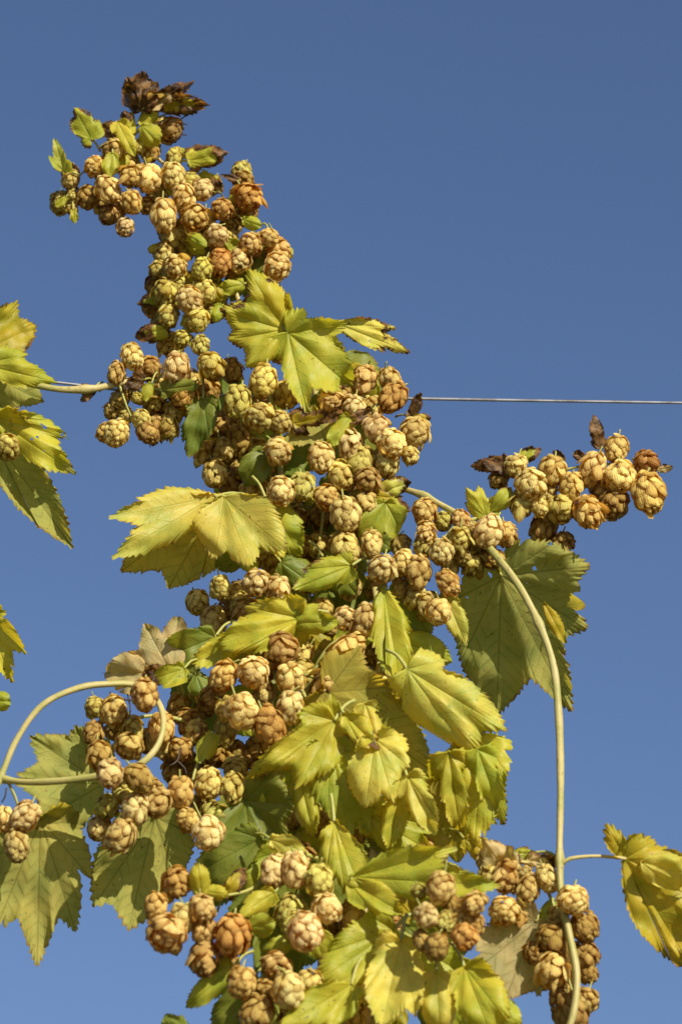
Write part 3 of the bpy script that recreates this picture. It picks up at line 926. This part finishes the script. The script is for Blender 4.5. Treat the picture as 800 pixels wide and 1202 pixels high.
leaf(D, (588, 676), [(582, 833, 42, -80), (544, 768, 32, -60), (540, 700, 22, -30), (640, 642, 24, 16), (688, 664, 30, 6), (684, 735, 42, -30), (667, 828, 24, -50)],
     'U', -26, .32, holes=.42, fold=.3, wave=1.0, under=True, cord=False, petiole=(555, 640, 20), label='large shaded leaf hanging with its veined underside showing')
leaf(D, (638, 708), [(664, 756, 7, 10)], 'O', -8, .2, cord=False, petiole=False, name='leaf_fold')
leaf(D, (628, 1082), [(556, 1140, 28, 34), (594, 1170, 34, 34), (632, 1166, 20, 16), (580, 1085, 26, 10)], 'T', 2, .25, bend=.2, under=True, fold=.1, wave=.7, label='pale dry leaf underside crossed by stem shadows')
leaf(D, (592, 1022), [(566, 986, 15, 10), (602, 991, 13, 4)], 'T', 4, .5, wave=2, cord=False)
leaf(D, (618, 1010), [(662, 1014, 9, 12)], 'T', 16, .85, wave=1.8, fold=.6)
leaf(D, (600, 1005), [(628, 1000, 9, 6)], 'YG', 6, .6, wave=1.6)
leaf(D, (652, 1058), [(634, 1086, 10, 10)], 'YG', 6, .2)
gl = 'golden yellow leaf at the end of a long curved stalk'
leaf(D, (733, 1008), [(711, 968, 10, 14), (770, 986, 17, 12), (850, 1060, 34, 24), (812, 1138, 26, -4), (756, 1060, 12, 4)], 'O', 30, .4, fold=.45, wave=1.3, cord=False, petiole=False, label=gl)
leaf(D, (752, 1012), [(796, 1050, 15, 22), (822, 1030, 18, 16)], 'P', 42, .25, fold=.3, wave=1.2, cord=False, petiole=False, name='leaf_fold')
stem(D, [(656, 1016, 34), (668, 1008, 36), (700, 1005, 34), (734, 1008, 30)], [2.4, 2.2, 2.0, 1.9], 'leaf_stalk')

# ------------------------------------------------------------------ 5. the looping bine on the left
E = bine('hop bine curling in an open loop at the left edge above large veined leaf undersides', Q(-60, 960, 30))
stem(E, [(-60, 990, 30), (-20, 950, 36), (0, 914, 42), (20, 868, 46), (50, 828, 48), (92, 808, 44), (130, 803, 36), (160, 805, 28), (184, 822, 34), (192, 850, 46), (182, 880, 54), (155, 902, 56), (108, 912, 54), (62, 917, 50), (20, 917, 44), (-20, 908, 36), (-70, 890, 28)], [3.7] * 8 + [3.9] * 9, sides=14, knots=[(4, 916, 42)])
stem(E, [(10, 918, 40), (18, 935, 34), (22, 948, 30)], [1.8, 1.6, 1.2], 'side_shoot', M_STALK)
stem(E, [(230, 850, -20), (185, 840, 0), (150, 850, 8), (130, 890, 10), (150, 930, 20), (142, 960, 24)], [2.6, 2.2, 1.9, 1.7, 1.4, 1], 'side_shoot', M_STALK)
stem(E, [(260, 870, -25), (235, 890, 0), (225, 930, 8), (236, 960, 12)], [2.2, 1.9, 1.6, 1], 'side_shoot', M_STALK)
cones(E, [
    (170, 816, 16, 'o', 62), (111, 830, 12, 'd', 8), (134, 834, 15, 'o', 20), (110, 860, 13, 'b', 16), (155, 853, 13, 'd', 14), (152, 876, 16, 'o', 34),
    (116, 886, 16, 'b', 30), (129, 908, 16, 'c', 80), (163, 913, 15, 'b', 78), (190, 854, 16, 'o', 2), (228, 856, 16, 'd', 8), (126, 947, 15, 'y', 36),
    (159, 950, 16, 'c', 56), (186, 942, 15, 'o', 44), (212, 930, 16, 'o', 40), (244, 919, 16, 'd', 16), (145, 930, 14, 'y', 26), (142, 981, 17, 'c', 58),
    (117, 972, 13, 'd', 18), (221, 963, 12, 'o', 30), (245, 978, 17, 'c', 42), (250, 955, 14, 'y', 10), (273, 925, 15, 'd', 14), (265, 858, 15, 'd', 6), (253, 888, 13, 'b', 0),
    (200, 880, 15, 'b', -14), (205, 905, 14, 'b', -16), (175, 870, 13, 'b', -16), (210, 830, 14, 'b', -16), (235, 945, 13, 'b', -10), (225, 900, 14, 'b', -18), (133, 858, 12, 'b', 0),
    (178, 925, 12, 'b', 10), (240, 830, 14, 'b', -18), (262, 890, 13, 'b', -14),
    (30, 958, 17, 'c', 44), (5, 962, 14, 'c', 40), (20, 992, 16, 'd', 36),
], deep=35)
ul = 'large pale leaf underside with ribbed veins and stem shadow'
leaf(E, (122, 920), [(90, 853, 24, -20), (40, 866, 25, -4), (20, 915, 24, 22), (40, 968, 24, 34)], 'U', -24, .15, under=True, fold=.2, wave=.9, cord=False, label=ul)
leaf(E, (48, 962), [(44, 1127, 26, 60), (-6, 1092, 28, 60), (88, 1088, 26, 40), (107, 1030, 26, 10), (100, 968, 22, -16), (-10, 1010, 26, 30)], 'U', -14, .3, wide=1.0, under=True, fold=.22, wave=1.0, cord=False, label='lobed pale leaf underside with rusty specks by the left edge')
leaf(E, (182, 958), [(152, 1088, 36, 8), (112, 1060, 30, 12), (206, 1030, 30, -4), (130, 985, 22, 8), (216, 975, 18, -8)], 'U', -22, .12, under=True, fold=.2, wave=.9, cord=False, label='dark shaded leaf underside pointing straight down')
leaf(E, (252, 862), [(232, 894, 12, 14)], 'YG', 16, .15)
leaf(E, (202, 792), [(146, 770, 24, -8), (170, 734, 18, -14), (209, 722, 17, -16)], 'T', -6, .4, fold=.2, wave=1.4, bend=.25, cord=False, name='dried_leaf', label='tan papery leaf against the sky above the loop')
leaf(E, (180, 790), [(122, 790, 22, -4), (150, 806, 14, 10)], 'T', -10, .4, fold=.2, wave=1.4, bend=.25, cord=False, name='dried_leaf')
leaf(E, (216, 785), [(194, 810, 16, 18), (178, 798, 11, 14)], 'YG', 22, .15)
leaf(E, (200, 790), [(164, 794, 11, 12)], 'O', 14, 1.0, wave=2)
leaf(E, (230, 792), [(240, 820, 13, 12)], 'G', 4, .1)
for pts in ([(150, 815, 18), (153, 832, 22), (151, 845, 22)], [(140, 818, 26), (152, 822, 24), (165, 819, 28)], [(212, 878, 10), (208, 893, 14), (198, 899, 16)], [(208, 893, 14), (217, 902, 14), (219, 910, 12)], [(8, 925, 40), (6, 936, 40), (2, 942, 38)]):
    stem(E, pts, [1.0, .9, .6], 'withered_tendril', M_DEAD, 6, step=.003)

# ------------------------------------------------------------------ 6. leafy front bine at the bottom
fb = Q(440, 1300, 0)
F_ = bine('leafiest hop bine at bottom centre with broad sunlit leaves and blurred cones', Vector((fb[0], fb[1], 0)))
stem(F_, [Vector((fb[0], fb[1], -.02)), Vector((fb[0] + .01, fb[1], 1.3)), fb, Q(430, 1180, 0), Q(425, 1080, -10), Q(440, 980, -25), Q(425, 880, -30), Q(445, 780, -45), Q(440, 690, -40)], [7, 6.5, 6, 6, 5.5, 5.2, 5, 4.5, 3.6], step=.02)
stem(F_, [(380, 1010, -20), (330, 1000, 20), (300, 1040, 40), (262, 1052, 60), (225, 1058, 70), (205, 1070, 72)], [2.6, 2.4, 2.1, 1.9, 1.6, 1.2], 'side_shoot', M_STALK)
stem(F_, [(400, 1000, -10), (385, 1020, 30), (370, 1050, 50), (362, 1075, 55)], [2.4, 2.2, 1.8, 1.2], 'side_shoot', M_STALK)
stem(F_, [(400, 1100, -10), (350, 1100, 20), (320, 1120, 40), (300, 1145, 45)], [2.4, 2.2, 1.8, 1.2], 'side_shoot', M_STALK)
stem(F_, [(450, 1020, 0), (500, 1030, 70), (528, 1055, 100), (532, 1085, 105)], [2.2, 2, 1.8, 1.2], 'side_shoot', M_STALK)
stem(F_, [(390, 880, -20), (340, 790, 20), (300, 780, 32), (280, 800, 34)], [2.4, 2.2, 1.8, 1.2], 'side_shoot', M_STALK)
cones(F_, [
    (329, 764, 20, 'b', 26, 'mid'), (263, 793, 16, 'o', 40), (297, 789, 17, 'c', 42), (341, 796, 16, 'c', 36), (352, 771, 15, 'd', 8), (284, 835, 19, 'c', 56), (268, 832, 14, 'd', 34),
    (315, 851, 18, 'r', 56), (340, 831, 16, 'c', 50), (252, 815, 13, 'b', 10), (310, 815, 14, 'd', 14), (236, 812, 12, 'd', 4), (365, 800, 13, 'd', 8),
    (322, 1023, 16, 'c', 56), (346, 1021, 16, 'c', 62), (374, 1034, 16, 'y', 66), (383, 1066, 16, 'c', 66), (340, 1070, 17, 'y', 50), (358, 1094, 18, 'c', 80), (346, 1088, 14, 'y', 56),
    (273, 1098, 19, 'r', 84), (207, 1036, 15, 'b', 70), (183, 1064, 15, 'o', 84), (196, 1096, 21, 'o', 100), (214, 1078, 14, 'c', 84), (237, 1067, 16, 'o', 90), (240, 1094, 15, 'o', 78),
    (240, 1125, 19, 'b', 76, 'open'), (283, 1153, 18, 'o', 90), (324, 1133, 15, 'o', 70), (338, 1163, 18, 'c', 88), (313, 1160, 14, 'b', 60), (300, 1190, 18, 'b', 56), (363, 1155, 15, 'd', 56),
    (413, 1075, 18, 'b', 22), (425, 1160, 17, 'd', 36), (412, 1100, 15, 'b', 10), (517, 1042, 17, 'o', 140), (500, 1075, 14, 'c', 140), (557, 1060, 13, 'o', 146), (524, 1082, 12, 'y', 128),
    (545, 1100, 15, 'r', 146), (512, 1112, 13, 'b', 138), (494, 1104, 10, 'b', 128), (491, 1046, 9, 'y', 120), (543, 1078, 13, 'b', 122), (558, 1085, 9, 'o', 130), (530, 1062, 10, 'b', 120),
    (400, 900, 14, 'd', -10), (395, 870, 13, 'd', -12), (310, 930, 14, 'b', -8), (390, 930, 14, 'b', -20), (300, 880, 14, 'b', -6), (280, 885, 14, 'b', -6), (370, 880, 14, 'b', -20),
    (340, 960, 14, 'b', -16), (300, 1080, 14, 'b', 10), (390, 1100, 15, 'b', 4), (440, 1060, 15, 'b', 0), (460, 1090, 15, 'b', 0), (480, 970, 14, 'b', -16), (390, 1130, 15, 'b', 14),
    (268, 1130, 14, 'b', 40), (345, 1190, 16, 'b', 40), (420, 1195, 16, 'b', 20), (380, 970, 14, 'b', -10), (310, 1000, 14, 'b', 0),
], deep=40)
# upper right run of leaves
leaf(F_, (450, 692), [(470, 806, 20, 60), (452, 745, 14, 36)], 'Y', 30, .15, fold=.5, wave=1.5, cord=False, label='narrow wavy edged leaf folded along its length')
leaf(F_, (478, 786), [(555, 895, 40, 62), (592, 856, 24, 44)], 'P', 56, .15, fold=.45, wave=1.1, label='broad pale yellow leaf drooping in full sun right of the column')
leaf(F_, (566, 862), [(593, 908, 20, 22), (584, 936, 18, 22), (556, 992, 24, 30)], 'Y', 44, .25, fold=.3, wave=1.4, cord=False)
leaf(F_, (540, 868), [(548, 962, 26, -8), (575, 930, 22, -6)], 'YG', 30, .1, under=True, cord=False)
leaf(F_, (384, 812), [(502, 902, 38, -4), (512, 946, 34, -6), (458, 806, 24, -6), (430, 900, 26, 4)], 'O', 14, .12, under=True, fold=.2, label='large golden leaf lit through from behind')
leaf(F_, (392, 852), [(389, 813, 10, 6)], 'Y', 44, .1)
leaf(F_, (392, 846), [(351, 925, 26, 44), (322, 902, 18, 38), (286, 916, 14, 28)], 'Y', 54, .3, fold=.35, wave=1.1)
leaf(F_, (403, 838), [(444, 878, 16, 30), (420, 870, 12, 26)], 'Y', 60, .55, fold=.5, wave=1.6, cord=False)
leaf(F_, (440, 868), [(428, 952, 24, 54), (482, 900, 20, 44), (462, 940, 18, 52)], 'P', 62, .25, fold=.35, wave=1.1, label='pale yellow toothed leaf facing the sun in the middle')
leaf(F_, (478, 912), [(512, 982, 14, 40), (498, 940, 13, 26)], 'P', 56, .15, fold=.5, wave=1.2)
leaf(F_, (388, 874), [(384, 950, 24, 34), (432, 972, 26, 42), (410, 985, 20, 44)], 'YG', 38, .08, fold=.35)
leaf(F_, (392, 966), [(404, 1046, 20, 44), (432, 1068, 18, 54), (386, 1000, 12, 20)], 'Y', 54, .1, fold=.4, wave=1.2, cord=False)
leaf(F_, (408, 1034), [(472, 1072, 18, 56), (436, 1072, 14, 50)], 'Y', 58, .1, fold=.4, cord=False)
leaf(F_, (414, 1030), [(582, 1040, 22, 84), (530, 997, 18, 40)], 'YG', 66, .1, fold=.4, wave=.9, wide=1.05, bend=.6, cord=False, label='long bright green yellow leaf stretching right in front of the column')
leaf(F_, (442, 950), [(476, 1012, 24, 8)], 'G', 8, .1)
leaf(F_, (430, 956), [(505, 1000, 24, 10), (520, 970, 20, 4)], 'YG', 20, .1, fold=.4)
leaf(F_, (518, 912), [(552, 992, 26, 0), (580, 965, 18, 2)], 'O', 10, .35, under=True)
leaf(F_, (545, 985), [(585, 1010, 14, 10)], 'O', 10, .2)
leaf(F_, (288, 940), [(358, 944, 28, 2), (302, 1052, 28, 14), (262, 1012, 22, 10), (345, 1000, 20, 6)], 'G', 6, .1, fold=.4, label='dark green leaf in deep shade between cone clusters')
leaf(F_, (318, 986), [(358, 1000, 12, 22)], 'P', 46, .15)
leaf(F_, (264, 1052), [(288, 1018, 10, 10), (272, 1028, 8, 10)], 'O', 50, 1.0, wave=1.8)
leaf(F_, (322, 1048), [(282, 1074, 13, 20)], 'Y', 56, .15)
leaf(F_, (290, 1090), [(325, 1082, 14, 20)], 'YG', 66, .1)
leaf(F_, (236, 1050), [(232, 1013, 14, 6)], 'Y', 74, .15)
leaf(F_, (238, 1046), [(268, 1050, 11, 10)], 'Y', 66, .15)
leaf(F_, (274, 1136), [(217, 1184, 13, 18)], 'YG', 60, .1)
leaf(F_, (212, 1218), [(193, 1190, 12, 8), (222, 1188, 11, 8)], 'G', 50, .2, cord=False)
leaf(F_, (305, 1150), [(252, 1215, 26, 0)], 'G', 20, .1)
leaf(F_, (346, 1104), [(308, 1116, 11, 14)], 'YG', 50, .1)
leaf(F_, (368, 1088), [(378, 1125, 17, 18)], 'YG', 56, .1)
leaf(F_, (462, 1092), [(373, 1152, 28, 50), (388, 1116, 22, 34), (432, 1146, 22, 46)], 'YG', 46, .15, fold=.35)
leaf(F_, (412, 1156), [(330, 1206, 20, 36), (418, 1178, 14, 30), (390, 1215, 18, 40)], 'Y', 70, .15, fold=.4, cord=False)
leaf(F_, (470, 1106), [(448, 1202, 28, 66), (436, 1150, 18, 44), (490, 1190, 20, 60)], 'P', 84, .35, fold=.4, wave=1.5, label='crumpled pale leaf at the bottom edge')
leaf(F_, (512, 1142), [(516, 1220, 19, 56)], 'P', 84, .1, fold=.5, wave=1.2)
leaf(F_, (494, 1116), [(562, 1205, 34, 30), (540, 1140, 22, 14)], 'YG', 56, .1, fold=.4)
leaf(F_, (545, 1136), [(594, 1198, 22, 50), (578, 1222, 22, 56)], 'Y', 84, .1, fold=.35)
leaf(F_, (570, 1170), [(612, 1206, 16, 30)], 'YG', 60, .15)
leaf(F_, (478, 1088), [(515, 1130, 22, 8)], 'G', 24, .1)
leaf(F_, (440, 1100), [(445, 1140, 20, 8)], 'G', 14, .1)
leaf(F_, (428, 826), [(447, 886, 14, 30)], 'P', 64, .3, petiole=False, fold=.8, wave=1.4, wide=.9, bend=1.2)
leaf(F_, (526, 884), [(540, 985, 18, 34)], 'Y', 48, .2, petiole=False, fold=.8, wave=1.4, wide=.9, bend=1.3)
leaf(F_, (560, 880), [(592, 972, 17, 30)], 'YG', 52, .3, petiole=False, fold=.7, wave=1.5, wide=.9, bend=1.2)
leaf(F_, (350, 905), [(368, 985, 18, 30)], 'YG', 34, .2, petiole=False, fold=.8, wave=1.4, wide=.9, bend=1.2)
leaf(F_, (470, 925), [(455, 1000, 18, 30)], 'Y', 44, .2, petiole=False, fold=.7, wave=1.4, wide=.9, bend=1.3)
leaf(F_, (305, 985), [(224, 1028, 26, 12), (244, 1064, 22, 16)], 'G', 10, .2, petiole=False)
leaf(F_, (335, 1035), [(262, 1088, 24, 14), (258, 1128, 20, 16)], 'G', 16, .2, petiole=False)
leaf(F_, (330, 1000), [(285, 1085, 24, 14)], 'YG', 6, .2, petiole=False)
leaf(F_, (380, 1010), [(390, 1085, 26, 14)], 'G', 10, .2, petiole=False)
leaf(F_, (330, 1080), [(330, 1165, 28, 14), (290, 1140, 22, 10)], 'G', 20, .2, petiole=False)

# shaded leaves deeper in the column
def bounds(y):
    t = [(420, 200, 440), (480, 250, 470), (540, 255, 465), (600, 262, 470), (650, 262, 500), (700, 240, 515), (750, 235, 500), (800, 200, 500), (860, 165, 500),
         (910, 215, 510), (960, 240, 540), (1010, 275, 565), (1060, 290, 560), (1110, 300, 560), (1150, 320, 580), (1215, 320, 590)]
    ys = [q[0] for q in t]
    return np.interp(y, ys, [q[1] for q in t]), np.interp(y, ys, [q[2] for q in t])


rf = random.Random(5)


def inner(root, n, y0, y1, tones, seed0):
    k = 0
    while k < n:
        y = rf.uniform(y0, y1)
        lo_, hi_ = bounds(y)
        x = rf.uniform(lo_, hi_)
        a = rf.uniform(-2.7, -.4)
        L = rf.uniform(45, 80)
        tx, ty = x + L * math.cos(a), y - L * math.sin(a)
        l2, h2 = bounds(ty)
        if not (l2 + 8 < tx < h2 - 8):
            continue
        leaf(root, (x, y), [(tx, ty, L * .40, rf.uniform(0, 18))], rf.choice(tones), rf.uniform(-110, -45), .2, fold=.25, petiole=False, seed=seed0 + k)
        k += 1


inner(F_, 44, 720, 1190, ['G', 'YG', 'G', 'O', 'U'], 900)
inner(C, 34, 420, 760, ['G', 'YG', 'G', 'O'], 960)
for i in range(26):
    y = rf.uniform(700, 1150)
    lo_, hi_ = bounds(y)
    cone(E if i < 8 else F_, rf.uniform(lo_ + 10, min(hi_ - 10, lo_ + 130)) if i % 2 else rf.uniform(lo_ + 15, hi_ - 40), y, 14, rf.choice('bdd'), rf.uniform(-30, -5))

# ------------------------------------------------------------------ 7. leaves reaching in from the left edge
G_ = bine('hop bine at left edge showing only two small toothed yellow green leaves', Q(-60, 800, 0))
stem(G_, [(-40, 1000, 0), (-55, 860, 0), (-45, 760, 0), (-55, 690, 0)], [4, 4, 3.6, 3.2])
leaf(G_, (-18, 722), [(15, 800, 12, 16), (32, 764, 12, 8), (8, 718, 12, 0), (-50, 770, 20, 0)], 'Y', 10, .25, fold=.4, cord=False, petiole=(-48, 740, -10))
leaf(G_, (-16, 822), [(15, 824, 17, 8), (0, 845, 14, 8)], 'YG', 8, .15, fold=.3, petiole=(-52, 830, -8))

# ------------------------------------------------------------------ light
SUN_AZ, SUN_EL = math.radians(33), math.radians(31)
s = Vector((math.sin(SUN_AZ) * math.cos(SUN_EL), -math.cos(SUN_AZ) * math.cos(SUN_EL), math.sin(SUN_EL)))
ld = bpy.data.lights.new('sun', 'SUN')
ld.energy = 5.0
ld.angle = math.radians(0.5)
ld.color = (1.0, 0.945, 0.82)
lo = bpy.data.objects.new('sun', ld)
COL.objects.link(lo)
lo.location = s * 30
lo.rotation_euler = (-s).to_track_quat('-Z', 'Y').to_euler()

w = bpy.data.worlds.new('World')
scene.world = w
w.use_nodes = True
nt = w.node_tree
for n in list(nt.nodes):
    nt.nodes.remove(n)
sky = nt.nodes.new('ShaderNodeTexSky')
sky.sky_type = 'NISHITA'
sky.sun_disc = False
sky.sun_elevation = SUN_EL
sky.sun_rotation = math.pi - SUN_AZ
sky.air_density = 1.0
sky.dust_density = 1.0
sky.ozone_density = 6.5
bg = nt.nodes.new('ShaderNodeBackground')
bg.inputs['Strength'].default_value = 0.074
out = nt.nodes.new('ShaderNodeOutputWorld')
grade = nt.nodes.new('ShaderNodeMix')
grade.data_type = 'RGBA'
grade.blend_type = 'MULTIPLY'
grade.inputs[0].default_value = 1.0
grade.inputs[7].default_value = (1.15, 1.0, 0.98, 1)
nt.links.new(sky.outputs[0], grade.inputs[6])
nt.links.new(grade.outputs[2], bg.inputs[0])
nt.links.new(bg.outputs[0], out.inputs[0])

# ------------------------------------------------------------------ camera
cd = bpy.data.cameras.new('camera')
cam = bpy.data.objects.new('camera', cd)
COL.objects.link(cam)
cam.location = CAM
cam.rotation_euler = (math.pi / 2 + ELEV, 0, 0)
cd.sensor_fit = 'VERTICAL'
cd.sensor_height = 36
cd.lens = 36 * DIST / (FH / 1000)
cd.clip_start = 0.05
cd.clip_end = 3000
cd.dof.use_dof = True
cd.dof.focus_distance = DIST - 0.0
cd.dof.aperture_fstop = 4.5
scene.camera = cam

scene.view_settings.view_transform = 'Standard'
scene.view_settings.look = 'None'
scene.view_settings.exposure = 0.52
scene.view_settings.gamma = 1.0
scene.cycles.use_denoising = True
scene.cycles.max_bounces = 8
scene.cycles.transmission_bounces = 4
scene.cycles.transparent_max_bounces = 12
